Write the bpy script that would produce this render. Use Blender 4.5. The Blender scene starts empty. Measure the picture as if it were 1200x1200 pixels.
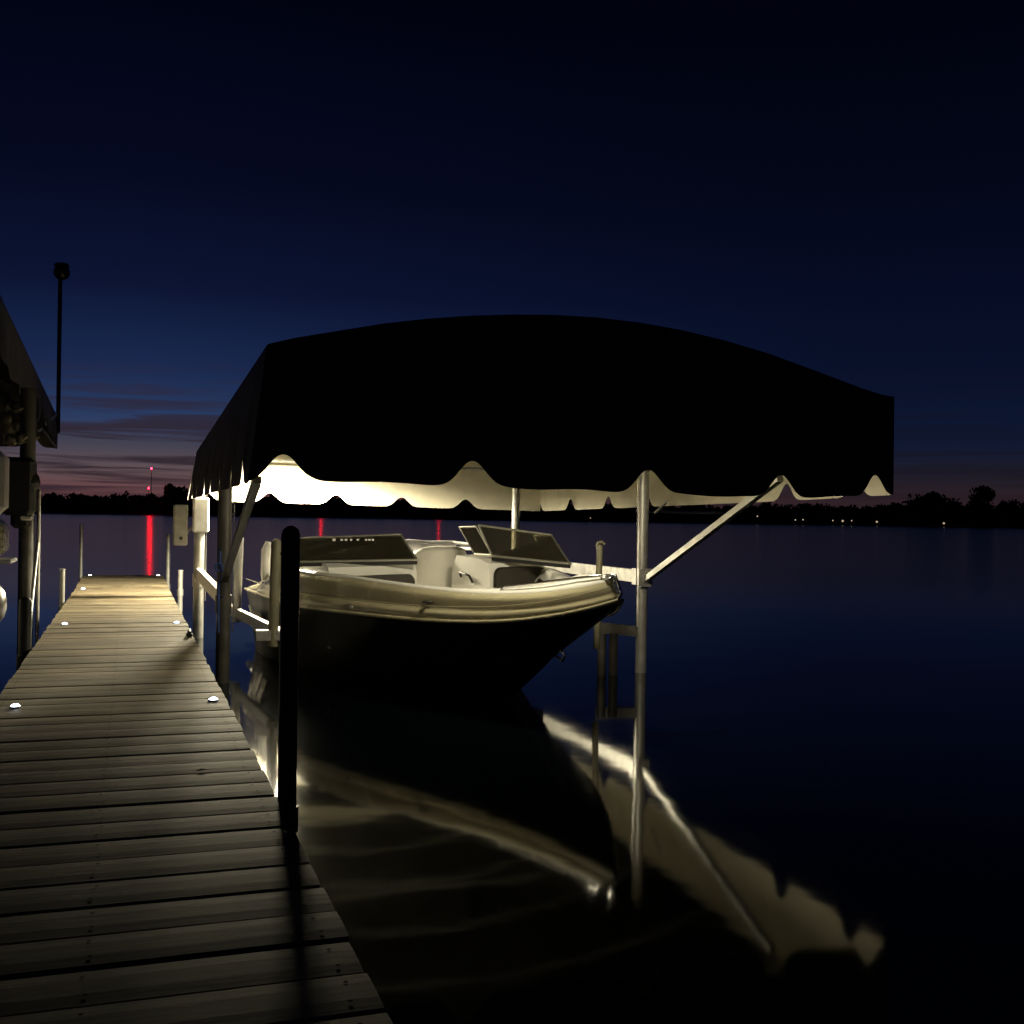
import bpy, math, random
from mathutils import Vector, Matrix, noise
random.seed(11)
sc = bpy.context.scene
COL = sc.collection
# ------------------------------------------------------------------ camera geometry
H = 1.5                      # eye above the water
F = 1300.0; RHO = 0.015; HY = 607.5
TH = math.atan(448/F); CT, ST = math.cos(TH), math.sin(TH)
R0 = Vector((CT, -ST, 0)); F0 = Vector((ST, CT, 0)); D0 = Vector((0, 0, -1))
EYE = Vector((0, 0, H))
def uv(x, y): return (x-600)+RHO*(y-HY), (y-HY)-RHO*(x-600)
def ray(x, y):
    u, v = uv(x, y); return R0*u + D0*v + F0*F
def on_z(x, y, z): r = ray(x, y); return EYE + r*((z-H)/r.z)
def on_a(x, y, a): r = ray(x, y); return EYE + r*(a/r.y)
def on_l(x, y, l): r = ray(x, y); return EYE + r*(l/r.x)
def on_d(x, y, d): return EYE + ray(x, y)*(d/F)

cam = bpy.data.cameras.new('camera'); co = bpy.data.objects.new('camera', cam); COL.objects.link(co)
rx = (R0 - D0*RHO).normalized(); up = -(D0 + R0*RHO).normalized(); bk = -F0
M = Matrix((rx, up, bk)).transposed().to_4x4(); M.translation = EYE
co.matrix_world = M
cam.lens = 36*F/1200; cam.sensor_width = 36; cam.shift_y = 7.5/1200
cam.clip_start = 0.05; cam.clip_end = 8000
sc.camera = co

# ------------------------------------------------------------------ helpers
def tag(o, label=None, cat=None, group=None, kind=None):
    if label: o['label'] = label
    if cat: o['category'] = cat
    if group: o['group'] = group
    if kind: o['kind'] = kind
    return o
def empty(name, loc, label, cat, group=None):
    o = bpy.data.objects.new(name, None); COL.objects.link(o); o.location = loc
    o.empty_display_size = .2
    return tag(o, label, cat, group)
class MB:
    def __init__(s): s.v = []; s.f = []; s.m = []; s.sm = []
    def add(s, vs, fs, mi=0, smooth=False):
        b = len(s.v); s.v += [tuple(p) for p in vs]
        for f in fs: s.f.append(tuple(b+i for i in f)); s.m.append(mi); s.sm.append(smooth)
    def box(s, c, d, mi=0, rot=None, taper=1.0):
        c = Vector(c); x, y, z = d[0]/2, d[1]/2, d[2]/2
        vs = []
        for sz in (-1, 1):
            k = taper if sz > 0 else 1
            for sx, sy in ((-1,-1),(1,-1),(1,1),(-1,1)):
                p = Vector((sx*x*k, sy*y*k, sz*z))
                if rot is not None: p = rot @ p
                vs.append(c+p)
        s.add(vs, [(0,3,2,1),(4,5,6,7),(0,1,5,4),(1,2,6,5),(2,3,7,6),(3,0,4,7)], mi)
    def bbox(s, c, d, b=.01, mi=0):
        """box with chamfered vertical and horizontal edges"""
        c = Vector(c); x, y, z = d[0]/2, d[1]/2, d[2]/2
        def ring(hx, hy, zz, k):
            return [Vector((sx*(hx-(k if q else 0)), sy*(hy-(0 if q else k)), zz)) for sx, sy, q in
                    ((-1,-1,0),(-1,-1,1),(1,-1,1),(1,-1,0),(1,1,0),(1,1,1),(-1,1,1),(-1,1,0))]
        rings = [ring(x-b, y-b, -z, b*.6), ring(x, y, -z+b, b), ring(x, y, z-b, b), ring(x-b, y-b, z, b*.6)]
        vs = [c+p for r in rings for p in r]; fs = []
        for i in range(3):
            for j in range(8):
                fs.append((i*8+j, i*8+(j+1) % 8, (i+1)*8+(j+1) % 8, (i+1)*8+j))
        fs.append(tuple(range(7, -1, -1))); fs.append(tuple(range(24, 32)))
        s.add(vs, fs, mi)
    def tube(s, pts, r, n=10, mi=0, caps=True, dome=False):
        pts = [Vector(p) for p in pts]
        rs = r if isinstance(r, (list, tuple)) else [r]*len(pts)
        if dome:
            d = (pts[-1]-pts[-2]).normalized(); R_ = rs[-1]
            for k in (35, 65, 88):
                pts.append(pts[len(rs)-1] + d*R_*math.sin(math.radians(k))) if False else None
            base = pts[-1]
            for k in (35, 65, 85):
                pts.append(base + d*R_*math.sin(math.radians(k))); rs = list(rs)+[R_*math.cos(math.radians(k))]
        vs = []; prev = None
        for i, p in enumerate(pts):
            a = pts[max(i-1, 0)]; b = pts[min(i+1, len(pts)-1)]
            t = (b-a).normalized()
            if prev is None:
                q = Vector((0, 0, 1)) if abs(t.z) < .9 else Vector((1, 0, 0))
                nx = t.cross(q).normalized()
            else:
                nx = (prev - t*prev.dot(t)).normalized()
            prev = nx; ny = t.cross(nx)
            for k in range(n):
                an = 2*math.pi*k/n
                vs.append(p + (nx*math.cos(an)+ny*math.sin(an))*rs[i])
        fs = []
        for i in range(len(pts)-1):
            for k in range(n):
                fs.append((i*n+k, i*n+(k+1) % n, (i+1)*n+(k+1) % n, (i+1)*n+k))
        s.add(vs, fs, mi, True)
        if caps:
            s.add(vs[:n], [tuple(range(n-1, -1, -1))], mi); s.add(vs[-n:], [tuple(range(n))], mi)
    def beam(s, a, b, w, h, mi=0):
        a = Vector(a); b = Vector(b); t = (b-a); L = t.length; t.normalize()
        q = Vector((0, 0, 1)) if abs(t.z) < .95 else Vector((0, 1, 0))
        x = t.cross(q).normalized(); z = x.cross(t)
        rot = Matrix((x, t, z)).transposed()
        s.box((a+b)/2, (w, L, h), mi, rot)
    def grid(s, g, mi=0, smooth=True, flip=False):
        n, m = len(g), len(g[0]); vs = [p for row in g for p in row]; fs = []
        for i in range(n-1):
            for j in range(m-1):
                q = (i*m+j, i*m+j+1, (i+1)*m+j+1, (i+1)*m+j)
                fs.append(q[::-1] if flip else q)
        s.add(vs, fs, mi, smooth)
    def shell(s, g, off, mo=0, mi=1):
        off = Vector(off); n, m = len(g), len(g[0])
        g = [[Vector(p) for p in r] for r in g]
        h = [[p+off for p in r] for r in g]
        s.grid(g, mo); s.grid(h, mi, flip=True)
        rim = [(i, 0) for i in range(n)] + [(n-1, j) for j in range(1, m)] + [(i, m-1) for i in range(n-2, -1, -1)] + [(0, j) for j in range(m-2, 0, -1)]
        vs = [g[i][j] for i, j in rim] + [h[i][j] for i, j in rim]; k = len(rim)
        s.add(vs, [(a, (a+1) % k, k+(a+1) % k, k+a) for a in range(k)], mo)
    def ball(s, c, r, sx=1, sy=1, sz=1, n=12, mi=0):
        g = []
        for i in range(n//2+1):
            th = math.pi*i/(n//2)
            g.append([Vector(c)+Vector((r*sx*math.sin(th)*math.cos(2*math.pi*j/n), r*sy*math.sin(th)*math.sin(2*math.pi*j/n), r*sz*math.cos(th))) for j in range(n+1)])
        s.grid(g, mi)
    def build(s, name, mats, parent=None, off=None):
        if not isinstance(mats, (list, tuple)): mats = [mats]
        me = bpy.data.meshes.new(name)
        o_ = Vector(off) if off is not None else (Vector(parent['_o']) if parent is not None and '_o' in parent else Vector((0, 0, 0)))
        me.from_pydata([tuple(Vector(p)-o_) for p in s.v], [], s.f)
        for m in mats: me.materials.append(m)
        for i, p in enumerate(me.polygons): p.material_index = s.m[i]; p.use_smooth = s.sm[i]
        me.update()
        o = bpy.data.objects.new(name, me); COL.objects.link(o)
        if parent is not None: o.parent = parent
        return o
def thing(name, loc, label, cat, group=None):
    o = empty(name, loc, label, cat, group); ORG[o.name] = Vector(loc); return o
ORG = {}
def part(mb, name, mats, parent, top=None):
    """mesh given in world coordinates, stored local to its thing"""
    t = top or parent
    o = mb.build(name, mats, None, ORG[t.name]); o.parent = parent
    return o
def solo(mb, name, mats, loc, **k):
    o = mb.build(name, mats, None, loc); o.location = loc; return tag(o, **k)

# ------------------------------------------------------------------ materials
def mat(name, col, rough=.6, metal=0, spec=.5, noise_amt=0, nscale=8, bump=0, bscale=40, stretch=(1,1,1), coat=0, emit=None, estr=0):
    m = bpy.data.materials.new(name); m.use_nodes = True; nt = m.node_tree; b = nt.nodes['Principled BSDF']
    b.inputs['Base Color'].default_value = (*col, 1); b.inputs['Roughness'].default_value = rough
    b.inputs['Metallic'].default_value = metal; b.inputs['Specular IOR Level'].default_value = spec
    b.inputs['Coat Weight'].default_value = coat
    if emit: b.inputs['Emission Color'].default_value = (*emit, 1); b.inputs['Emission Strength'].default_value = estr
    if noise_amt or bump:
        tc = nt.nodes.new('ShaderNodeTexCoord'); mp = nt.nodes.new('ShaderNodeMapping'); mp.inputs['Scale'].default_value = stretch
        nt.links.new(tc.outputs['Object'], mp.inputs['Vector'])
    if noise_amt:
        n = nt.nodes.new('ShaderNodeTexNoise'); n.inputs['Scale'].default_value = nscale; n.inputs['Detail'].default_value = 6
        nt.links.new(mp.outputs[0], n.inputs['Vector'])
        r = nt.nodes.new('ShaderNodeMapRange'); r.inputs['From Min'].default_value = .3; r.inputs['From Max'].default_value = .7
        r.inputs['To Min'].default_value = 1-noise_amt; r.inputs['To Max'].default_value = 1+noise_amt*.6
        nt.links.new(n.outputs[0], r.inputs['Value'])
        mx = nt.nodes.new('ShaderNodeVectorMath'); mx.operation = 'SCALE'; mx.inputs[0].default_value = col
        nt.links.new(r.outputs[0], mx.inputs['Scale']); nt.links.new(mx.outputs[0], b.inputs['Base Color'])
        r2 = nt.nodes.new('ShaderNodeMapRange'); r2.inputs['To Min'].default_value = max(rough-.12, .02); r2.inputs['To Max'].default_value = min(rough+.12, 1)
        nt.links.new(n.outputs[0], r2.inputs['Value']); nt.links.new(r2.outputs[0], b.inputs['Roughness'])
    if bump:
        n2 = nt.nodes.new('ShaderNodeTexNoise'); n2.inputs['Scale'].default_value = bscale; n2.inputs['Detail'].default_value = 5
        nt.links.new(mp.outputs[0], n2.inputs['Vector'])
        bp = nt.nodes.new('ShaderNodeBump'); bp.inputs['Strength'].default_value = bump; bp.inputs['Distance'].default_value = .01
        nt.links.new(n2.outputs[0], bp.inputs['Height']); nt.links.new(bp.outputs[0], b.inputs['Normal'])
    return m
FAB_OUT = mat('canopy vinyl outside', (.055, .050, .036), .6, noise_amt=.25, nscale=3, bump=.4, bscale=6)
FAB_IN = mat('canopy vinyl lining', (.76, .71, .56), .7, noise_amt=.12, nscale=4, bump=.3, bscale=5)
FAB_ROLL = mat('stained tan canvas', (.13, .115, .08), .85, noise_amt=.4, nscale=5, bump=.6, bscale=9)
FAB_ROOF = mat('darkened canopy roof lining', (.009, .009, .007), .9, spec=.08, noise_amt=.15, nscale=3)  # ceiling shade put into the colour, keeps its reflection in the water dim
ALU = mat('weathered aluminium', (.50, .49, .46), .42, metal=.55, noise_amt=.22, nscale=9, bump=.15, bscale=60)
ALUD = mat('dark aluminium', (.09, .085, .075), .5, metal=.3, noise_amt=.35, nscale=7, bump=.2)  # darker, mottled aluminium tone
PILE = mat('black dock pile sleeve', (.012, .012, .013), .5, noise_amt=.3, nscale=12, bump=.2)
PVC = mat('white guide sleeve', (.72, .71, .70), .45, noise_amt=.12, nscale=6)
PVCO = mat('olive guide sleeve', (.20, .185, .12), .6, noise_amt=.25, nscale=6)  # olive, mottled sleeve colour
BOXW = mat('painted steel cover', (.66, .65, .62), .5, noise_amt=.15, nscale=10, bump=.1)
BLACK = mat('black rubber', (.008, .008, .009), .6)
GEL = mat('white gelcoat', (.74, .73, .69), .22, noise_amt=.06, nscale=3, coat=.4)
GELB = mat('cream gelcoat stripe', (.46, .42, .28), .25, noise_amt=.10, nscale=3, coat=.5)
HULLB = mat('black gelcoat', (.003, .003, .0035), .4, spec=.2, noise_amt=.2, nscale=5)
VINW = mat('white marine vinyl', (.72, .70, .64), .5, noise_amt=.06, nscale=5, bump=.25, bscale=14)
VINB = mat('dark brown marine vinyl', (.018, .014, .009), .55, noise_amt=.25, nscale=8, bump=.3, bscale=20)
GREYC = mat('grey canvas boot', (.50, .49, .52), .85, noise_amt=.18, nscale=14, bump=.6, bscale=25)
CHROME = mat('polished stainless', (.75, .75, .74), .15, metal=1)
TREE = mat('night foliage', (.03, .045, .02), .9, noise_amt=.3, nscale=.2)
BARK = mat('tree bark', (.05, .035, .025), .9, noise_amt=.3, nscale=2)
LAND = mat('shore ground', (.03, .04, .02), .95, noise_amt=.3, nscale=.02)
STEEL = mat('red painted mast steel', (.2, .03, .03), .6)
RED = mat('lit red beacon', (.5, .02, .05), .5, emit=(1, .002, .006), estr=230)
RED2 = mat('dim red beacon', (.5, .02, .05), .5, emit=(1, .004, .012), estr=80)
WARM = mat('lit shore lamp', (.8, .7, .5), .5, emit=(1, .78, .5), estr=.5)
LED = mat('lit blue white led', (.8, .85, 1), .4, emit=(.66, .78, 1), estr=30)
LENS = mat('lit lamp lens', (.9, .85, .7), .4, emit=(1, .9, .66), estr=5)

# fabric lining with faint stains already in noise
# deck boards
def deck_mat():
    m = bpy.data.materials.new('weathered cedar decking'); m.use_nodes = True; nt = m.node_tree; N = nt.nodes; Lk = nt.links; b = N['Principled BSDF']
    g = N.new('ShaderNodeNewGeometry'); tc = N.new('ShaderNodeTexCoord'); mp = N.new('ShaderNodeMapping'); mp.inputs['Scale'].default_value = (1.6, 26, 10)
    ad = N.new('ShaderNodeVectorMath'); ad.operation = 'ADD'
    sc_ = N.new('ShaderNodeVectorMath'); sc_.operation = 'SCALE'; sc_.inputs[0].default_value = (37, 11, 5)
    Lk.new(g.outputs['Random Per Island'], sc_.inputs['Scale']); Lk.new(tc.outputs['Object'], ad.inputs[0]); Lk.new(sc_.outputs[0], ad.inputs[1])
    Lk.new(ad.outputs[0], mp.inputs['Vector'])
    n = N.new('ShaderNodeTexNoise'); n.inputs['Scale'].default_value = 2.2; n.inputs['Detail'].default_value = 9; n.inputs['Roughness'].default_value = .65
    Lk.new(mp.outputs[0], n.inputs['Vector'])
    big = N.new('ShaderNodeTexNoise'); big.inputs['Scale'].default_value = 2.3; big.inputs['Detail'].default_value = 4; Lk.new(tc.outputs['Object'], big.inputs['Vector'])
    cr = N.new('ShaderNodeValToRGB'); cr.color_ramp.elements[0].position = .3; cr.color_ramp.elements[0].color = (.10, .078, .05, 1)
    cr.color_ramp.elements[1].position = .72; cr.color_ramp.elements[1].color = (.40, .33, .21, 1)
    Lk.new(n.outputs[0], cr.inputs[0])
    r1 = N.new('ShaderNodeMapRange'); r1.inputs['To Min'].default_value = .72; r1.inputs['To Max'].default_value = 1.18; Lk.new(g.outputs['Random Per Island'], r1.inputs['Value'])
    r2 = N.new('ShaderNodeMapRange'); r2.inputs['From Min'].default_value = .3; r2.inputs['From Max'].default_value = .7; r2.inputs['To Min'].default_value = .75; r2.inputs['To Max'].default_value = 1.1; Lk.new(big.outputs[0], r2.inputs['Value'])
    mu = N.new('ShaderNodeMath'); mu.operation = 'MULTIPLY'; Lk.new(r1.outputs[0], mu.inputs[0]); Lk.new(r2.outputs[0], mu.inputs[1])
    # screw heads: small dark dots along x = 0 line
    sx = N.new('ShaderNodeSeparateXYZ'); Lk.new(tc.outputs['Object'], sx.inputs[0])
    fin = N.new('ShaderNodeVectorMath'); fin.operation = 'SCALE'; Lk.new(cr.outputs[0], fin.inputs[0]); Lk.new(mu.outputs[0], fin.inputs['Scale'])
    Lk.new(fin.outputs[0], b.inputs['Base Color']); b.inputs['Roughness'].default_value = .72; b.inputs['Specular IOR Level'].default_value = .3
    bp = N.new('ShaderNodeBump'); bp.inputs['Strength'].default_value = .3; bp.inputs['Distance'].default_value = .003
    Lk.new(n.outputs[0], bp.inputs['Height']); Lk.new(bp.outputs[0], b.inputs['Normal'])
    return m
DECK = deck_mat()
SCREW = mat('dark screw heads', (.03, .025, .02), .9, spec=.05)
def glass_mat():
    m = bpy.data.materials.new('tinted windshield glass'); m.use_nodes = True; nt = m.node_tree; N = nt.nodes; Lk = nt.links
    out = N['Material Output']; N.remove(N['Principled BSDF'])
    tr = N.new('ShaderNodeBsdfTransparent'); tr.inputs[0].default_value = (.50, .48, .40, 1)
    df = N.new('ShaderNodeBsdfDiffuse'); df.inputs[0].default_value = (.32, .29, .2, 1)
    gl = N.new('ShaderNodeBsdfGlossy'); gl.inputs['Roughness'].default_value = .08
    m1 = N.new('ShaderNodeMixShader'); m1.inputs[0].default_value = .08; Lk.new(tr.outputs[0], m1.inputs[1]); Lk.new(df.outputs[0], m1.inputs[2])
    fr = N.new('ShaderNodeFresnel'); fr.inputs[0].default_value = 1.5
    m2 = N.new('ShaderNodeMixShader'); Lk.new(fr.outputs[0], m2.inputs[0]); Lk.new(m1.outputs[0], m2.inputs[1]); Lk.new(gl.outputs[0], m2.inputs[2])
    Lk.new(m2.outputs[0], out.inputs[0]); return m
GLASS = glass_mat()
def water_mat():
    m = bpy.data.materials.new('calm night water'); m.use_nodes = True; nt = m.node_tree; N = nt.nodes; Lk = nt.links; b = N['Principled BSDF']
    b.inputs['Base Color'].default_value = (.0012, .002, .003, 1); b.inputs['IOR'].default_value = 1.333
    g = N.new('ShaderNodeNewGeometry'); ln = N.new('ShaderNodeVectorMath'); ln.operation = 'LENGTH'; Lk.new(g.outputs['Position'], ln.inputs[0])
    r = N.new('ShaderNodeMapRange'); r.interpolation_type = 'SMOOTHSTEP'
    r.inputs['From Min'].default_value = 12; r.inputs['From Max'].default_value = 34; r.inputs['To Min'].default_value = .055; r.inputs['To Max'].default_value = .14
    Lk.new(ln.outputs['Value'], r.inputs['Value']); Lk.new(r.outputs[0], b.inputs['Roughness'])
    n = N.new('ShaderNodeTexNoise'); n.inputs['Scale'].default_value = .9; n.inputs['Detail'].default_value = 3; Lk.new(g.outputs['Position'], n.inputs['Vector'])
    bp = N.new('ShaderNodeBump'); bp.inputs['Strength'].default_value = 1; bp.inputs['Distance'].default_value = .003
    Lk.new(n.outputs[0], bp.inputs['Height']); Lk.new(bp.outputs[0], b.inputs['Normal'])
    return m
WATER = water_mat()

# ------------------------------------------------------------------ world
w = bpy.data.worlds.new('World'); sc.world = w; w.use_nodes = True
nt = w.node_tree; N = nt.nodes; Lk = nt.links; bg = N['Background']
def math_n(op, a=None, b=None, c=None):
    n = N.new('ShaderNodeMath'); n.operation = op
    for i, v in enumerate((a, b, c)):
        if v is None: continue
        if hasattr(v, 'links') or hasattr(v, 'is_linked'): Lk.new(v, n.inputs[i])
        else: n.inputs[i].default_value = v
    return n.outputs[0]
tc = N.new('ShaderNodeTexCoord'); sp = N.new('ShaderNodeSeparateXYZ'); Lk.new(tc.outputs['Generated'], sp.inputs[0])
el = math_n('MULTIPLY', math_n('ARCSINE', sp.outputs['Z']), 180/math.pi)
az = math_n('MULTIPLY', math_n('ARCTAN2', sp.outputs['X'], sp.outputs['Y']), 180/math.pi)   # 0 along the dock, + to the right
def ramp(src, lo, hi, stops):
    mr = N.new('ShaderNodeMapRange'); mr.inputs['From Min'].default_value = lo; mr.inputs['From Max'].default_value = hi; Lk.new(src, mr.inputs['Value'])
    cr = N.new('ShaderNodeValToRGB'); Lk.new(mr.outputs[0], cr.inputs[0]); e = cr.color_ramp.elements
    for i, (p, c) in enumerate(stops):
        q = e[i] if i < 2 else e.new((p-lo)/(hi-lo))
        q.position = (p-lo)/(hi-lo); q.color = (*c, 1)
    return cr.outputs[0]
def s2l(r, g, b): return tuple(((c/255)/12.92 if c/255 <= .04045 else ((c/255+.055)/1.055)**2.4) for c in (r, g, b))
def mixc(fac, a, b, mode='MIX'):
    m = N.new('ShaderNodeMix'); m.data_type = 'RGBA'; m.blend_type = mode
    if hasattr(fac, 'is_linked'): Lk.new(fac, m.inputs[0])
    else: m.inputs[0].default_value = fac
    for i, v in ((6, a), (7, b)):
        if hasattr(v, 'is_linked'): Lk.new(v, m.inputs[i])
        else: m.inputs[i].default_value = (*v, 1)
    return m.outputs[2]
left = ramp(el, -2, 90, [(-2, s2l(78, 50, 52)), (90, s2l(1, 1, 6)), (1.0, s2l(104, 66, 68)), (2.1, s2l(96, 80, 84)), (3.4, s2l(66, 65, 80)), (4.6, s2l(42, 60, 98)), (7, s2l(26, 42, 80)), (11, s2l(12, 20, 50)), (16, s2l(6, 10, 33)), (25, s2l(1, 3, 16)), (40, s2l(1, 1, 8))])
right = ramp(el, -2, 90, [(-2, s2l(30, 20, 28)), (90, s2l(1, 1, 5)), (1.2, s2l(46, 33, 38)), (2.2, s2l(31, 28, 38)), (4.0, s2l(14, 24, 50)), (7, s2l(9, 17, 42)), (11, s2l(6, 12, 36)), (16, s2l(3, 7, 24)), (25, s2l(1, 2, 12)), (40, s2l(1, 1, 7))])
fr = N.new('ShaderNodeMapRange'); fr.interpolation_type = 'SMOOTHSTEP'; fr.inputs['From Min'].default_value = -2; fr.inputs['From Max'].default_value = 38
Lk.new(math_n('ABSOLUTE', math_n('ADD', az, 0.0)), fr.inputs['Value'])
base = mixc(fr.outputs[0], left, right)
# long thin cloud bars low over the far shore
cmb = N.new('ShaderNodeCombineXYZ'); Lk.new(math_n('MULTIPLY', az, .05), cmb.inputs[0]); Lk.new(math_n('MULTIPLY', el, 1.1), cmb.inputs[1])
cn = N.new('ShaderNodeTexNoise'); cn.inputs['Scale'].default_value = 1.6; cn.inputs['Detail'].default_value = 6; cn.inputs['Roughness'].default_value = .55; cn.inputs['Distortion'].default_value = .6
Lk.new(cmb.outputs[0], cn.inputs['Vector'])
cm = N.new('ShaderNodeMapRange'); cm.interpolation_type = 'SMOOTHSTEP'; cm.inputs['From Min'].default_value = .44; cm.inputs['From Max'].default_value = .60; Lk.new(cn.outputs[0], cm.inputs['Value'])
band = N.new('ShaderNodeMapRange'); band.interpolation_type = 'SMOOTHSTEP'; band.inputs['From Min'].default_value = 8.5; band.inputs['From Max'].default_value = 3.5; Lk.new(el, band.inputs['Value'])
cf = math_n('MULTIPLY', math_n('MULTIPLY', cm.outputs[0], band.outputs[0]), .9)
cloudc = mixc(fr.outputs[0], s2l(46, 35, 44), s2l(19, 16, 24))
cf = math_n('MULTIPLY', cf, math_n('SUBTRACT', 1.0, math_n('MULTIPLY', fr.outputs[0], .65)))
sky1 = mixc(cf, base, cloudc)
sky = N.new('ShaderNodeTexSky'); sky.sky_type = 'NISHITA'; sky.sun_disc = False; sky.sun_elevation = math.radians(-6); sky.sun_rotation = math.radians(-5)
nis = mixc(1.0, sky.outputs[0], (.012, .012, .012), 'MULTIPLY')
tot = mixc(1.0, sky1, nis, 'ADD')
Lk.new(tot, bg.inputs['Color']); bg.inputs['Strength'].default_value = 1.0

# ------------------------------------------------------------------ water, shore
mb = MB(); mb.add([(-3000, -60, 0), (3500, -60, 0), (3500, 3500, 0), (-3000, 3500, 0)], [(0, 1, 2, 3)])
solo(mb, 'water', WATER, (0, 0, 0), kind='structure')
SD = 800.0
def shore_pt(x, d=SD, z=0):
    p = on_d(x, HY, d); return Vector((p.x, p.y, z))
mb = MB(); g = []
xs = [-900+30*i for i in range(101)]
for d, z in ((SD, -.2), (SD+3, 1.0), (SD+60, 2.2), (SD+400, 5.0), (SD+1400, 6.0)):
    g.append([shore_pt(x, d, z + (noise.noise((x*.01, d*.01, 0))*.8 if z > .5 else 0)) for x in xs])
mb.grid(g, flip=True)
solo(mb, 'far_shore', LAND, (0, 0, 0), kind='structure')
# height of the wood in picture px above the far waterline
PROF = [(-900, 22), (40, 26), (60, 28), (80, 24), (110, 23), (150, 27), (180, 24), (200, 27), (212, 34), (260, 30), (600, 27), (700, 25), (780, 24), (860, 25), (900, 29), (950, 27), (1010, 24), (1040, 25), (1060, 33), (1085, 39), (1112, 37), (1125, 32), (1170, 30), (1180, 33), (1220, 38), (1500, 34), (2100, 30)]
def prof(x):
    for (a, ha), (b, hb) in zip(PROF, PROF[1:]):
        if a <= x <= b: return ha+(hb-ha)*(x-a)/(b-a)
    return 25
def crown(mb, c, rx_, rz, n, size, seed):
    rnd = random.Random(seed)
    lobes = [(Vector((rnd.uniform(-.55, .55)*rx_, rnd.uniform(-.5, .5)*rx_, rnd.uniform(-.6, .65)*rz)), rnd.uniform(.35, .6)) for _ in range(7)]
    for _ in range(n):
        lc, lr = rnd.choice(lobes)
        d = Vector((rnd.gauss(0, 1), rnd.gauss(0, 1), rnd.gauss(0, 1))).normalized()*rnd.uniform(.3, 1)**.5
        p = c + lc + Vector((d.x*rx_*lr, d.y*rx_*lr, d.z*rz*lr))
        a = Vector((rnd.gauss(0, 1), rnd.gauss(0, 1), rnd.gauss(0, 1))).normalized(); b = a.orthogonal().normalized(); s = size*rnd.uniform(.6, 1.4)
        k = a.cross(b)
        mb.add([p-b*s-k*s*.6, p+b*s-k*s*.5, p+b*s*.7+k*s*.7, p-b*s*.8+k*s*.6], [(0, 1, 2, 3)])
mb = MB(); x = -250; i = 0
PX = SD/F
while x < 1500:
    h = max(8, (prof(x)-1)*PX*random.uniform(.86, 1.04)); r = h*random.uniform(.3, .45)
    p = shore_pt(x, SD+random.uniform(8, 40))
    mb.tube([p, p+Vector((0, 0, h*.5))], [.35, .2], 5)
    crown(mb, p+Vector((0, 0, h*.58)), r*1.35, h*.48, 230, 1.1, i); x += random.uniform(4.0, 7.5); i += 1
# dense understorey so that no water glints through the wood
for k in range(260):
    xx = -250+k*6.75; p = shore_pt(xx, SD+30+random.uniform(0, 25))
    hh = (prof(xx)-3)*PX*.8
    mb.ball(p+Vector((0, 0, hh*.5)), 1, 5.5, 4, hh*.55*random.uniform(.85, 1.1), 8)
solo(mb, 'treeline', TREE, (0, 0, 0), label='dark wood along the whole far shore of the lake', cat='wood', kind='stuff')
for (tx, hp, rr, lab, sd) in ((1148, 49, .42, 'tall round crowned tree standing highest above the wood at the far right shore', 5),
                          (206, 37, .40, 'taller tree on the far shore just left of the lit canopy', 9),
                          (1096, 40, .5, 'broad low tree left of the tall round one on the far right shore', 14)):
    h = hp*PX; p = shore_pt(tx, SD+6); t = thing('tree', p, lab, 'tree', 'trees standing out above the far wood')
    m1 = MB(); m1.tube([p, p+Vector((.2, 0, h*.3)), p+Vector((0, .3, h*.6))], [.6, .45, .2], 7)
    m1.tube([p+Vector((.2, 0, h*.3)), p+Vector((h*.2, 0, h*.6))], [.3, .1], 5); m1.tube([p+Vector((.2, 0, h*.3)), p+Vector((-h*.2, 0, h*.55))], [.3, .1], 5)
    part(m1, 'trunk', BARK, t)
    m2 = MB(); crown(m2, p+Vector((0, 0, h*.64)), h*rr, h*.40, 1500, .9, sd)
    part(m2, 'crown', TREE, t)
# masts with red beacons
for (mx, ytop, lamps, lab) in ((177.5, 549, [(0, RED, .72)], 'slender mast with a bright red beacon above the far left shore'),
                               (377, 556, [(0, RED2, .8)], 'red beacon mast beyond the left part of the boat canopy'),
                               (515, 562, [(0, RED2, .6)], 'red beacon mast beyond the middle of the boat canopy')):
    d = SD+120; top = on_d(mx, ytop, d); p = Vector((top.x, top.y, 1)); t = thing('radio_mast', p, lab, 'mast', 'beacon masts on the far shore')
    m1 = MB()
    for k in range(3):
        an = k*2.094; o1 = Vector((math.cos(an)*.5, math.sin(an)*.5, 0)); m1.tube([p+o1, top+o1*.3-Vector((0, 0, .6))], .12, 5)
    nn = 12
    for k in range(nn):
        f0 = k/nn; f1 = (k+1)/nn
        for q in range(3):
            a0 = q*2.094; a1 = (q+1)*2.094
            A = p.lerp(top, f0)+Vector((math.cos(a0), math.sin(a0), 0))*.5*(1-.7*f0); B = p.lerp(top, f1)+Vector((math.cos(a1), math.sin(a1), 0))*.5*(1-.7*f1)
            m1.tube([A, B], .06, 4)
    part(m1, 'lattice', STEEL, t)
    for dz, mt, r in lamps:
        m2 = MB(); m2.ball(top+Vector((0, 0, dz)), r, n=10); part(m2, 'beacon', mt, t)
top = on_d(174.3, 572, SD-4); p = Vector((top.x, top.y, 1)); t = thing('beacon_post', p, 'short post with a small red light below the tall mast', 'beacon')
m1 = MB(); m1.tube([p, top], .15, 6); part(m1, 'pole', STEEL, t)
m2 = MB(); m2.ball(top, .6, n=10); part(m2, 'beacon', RED2, t)
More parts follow.
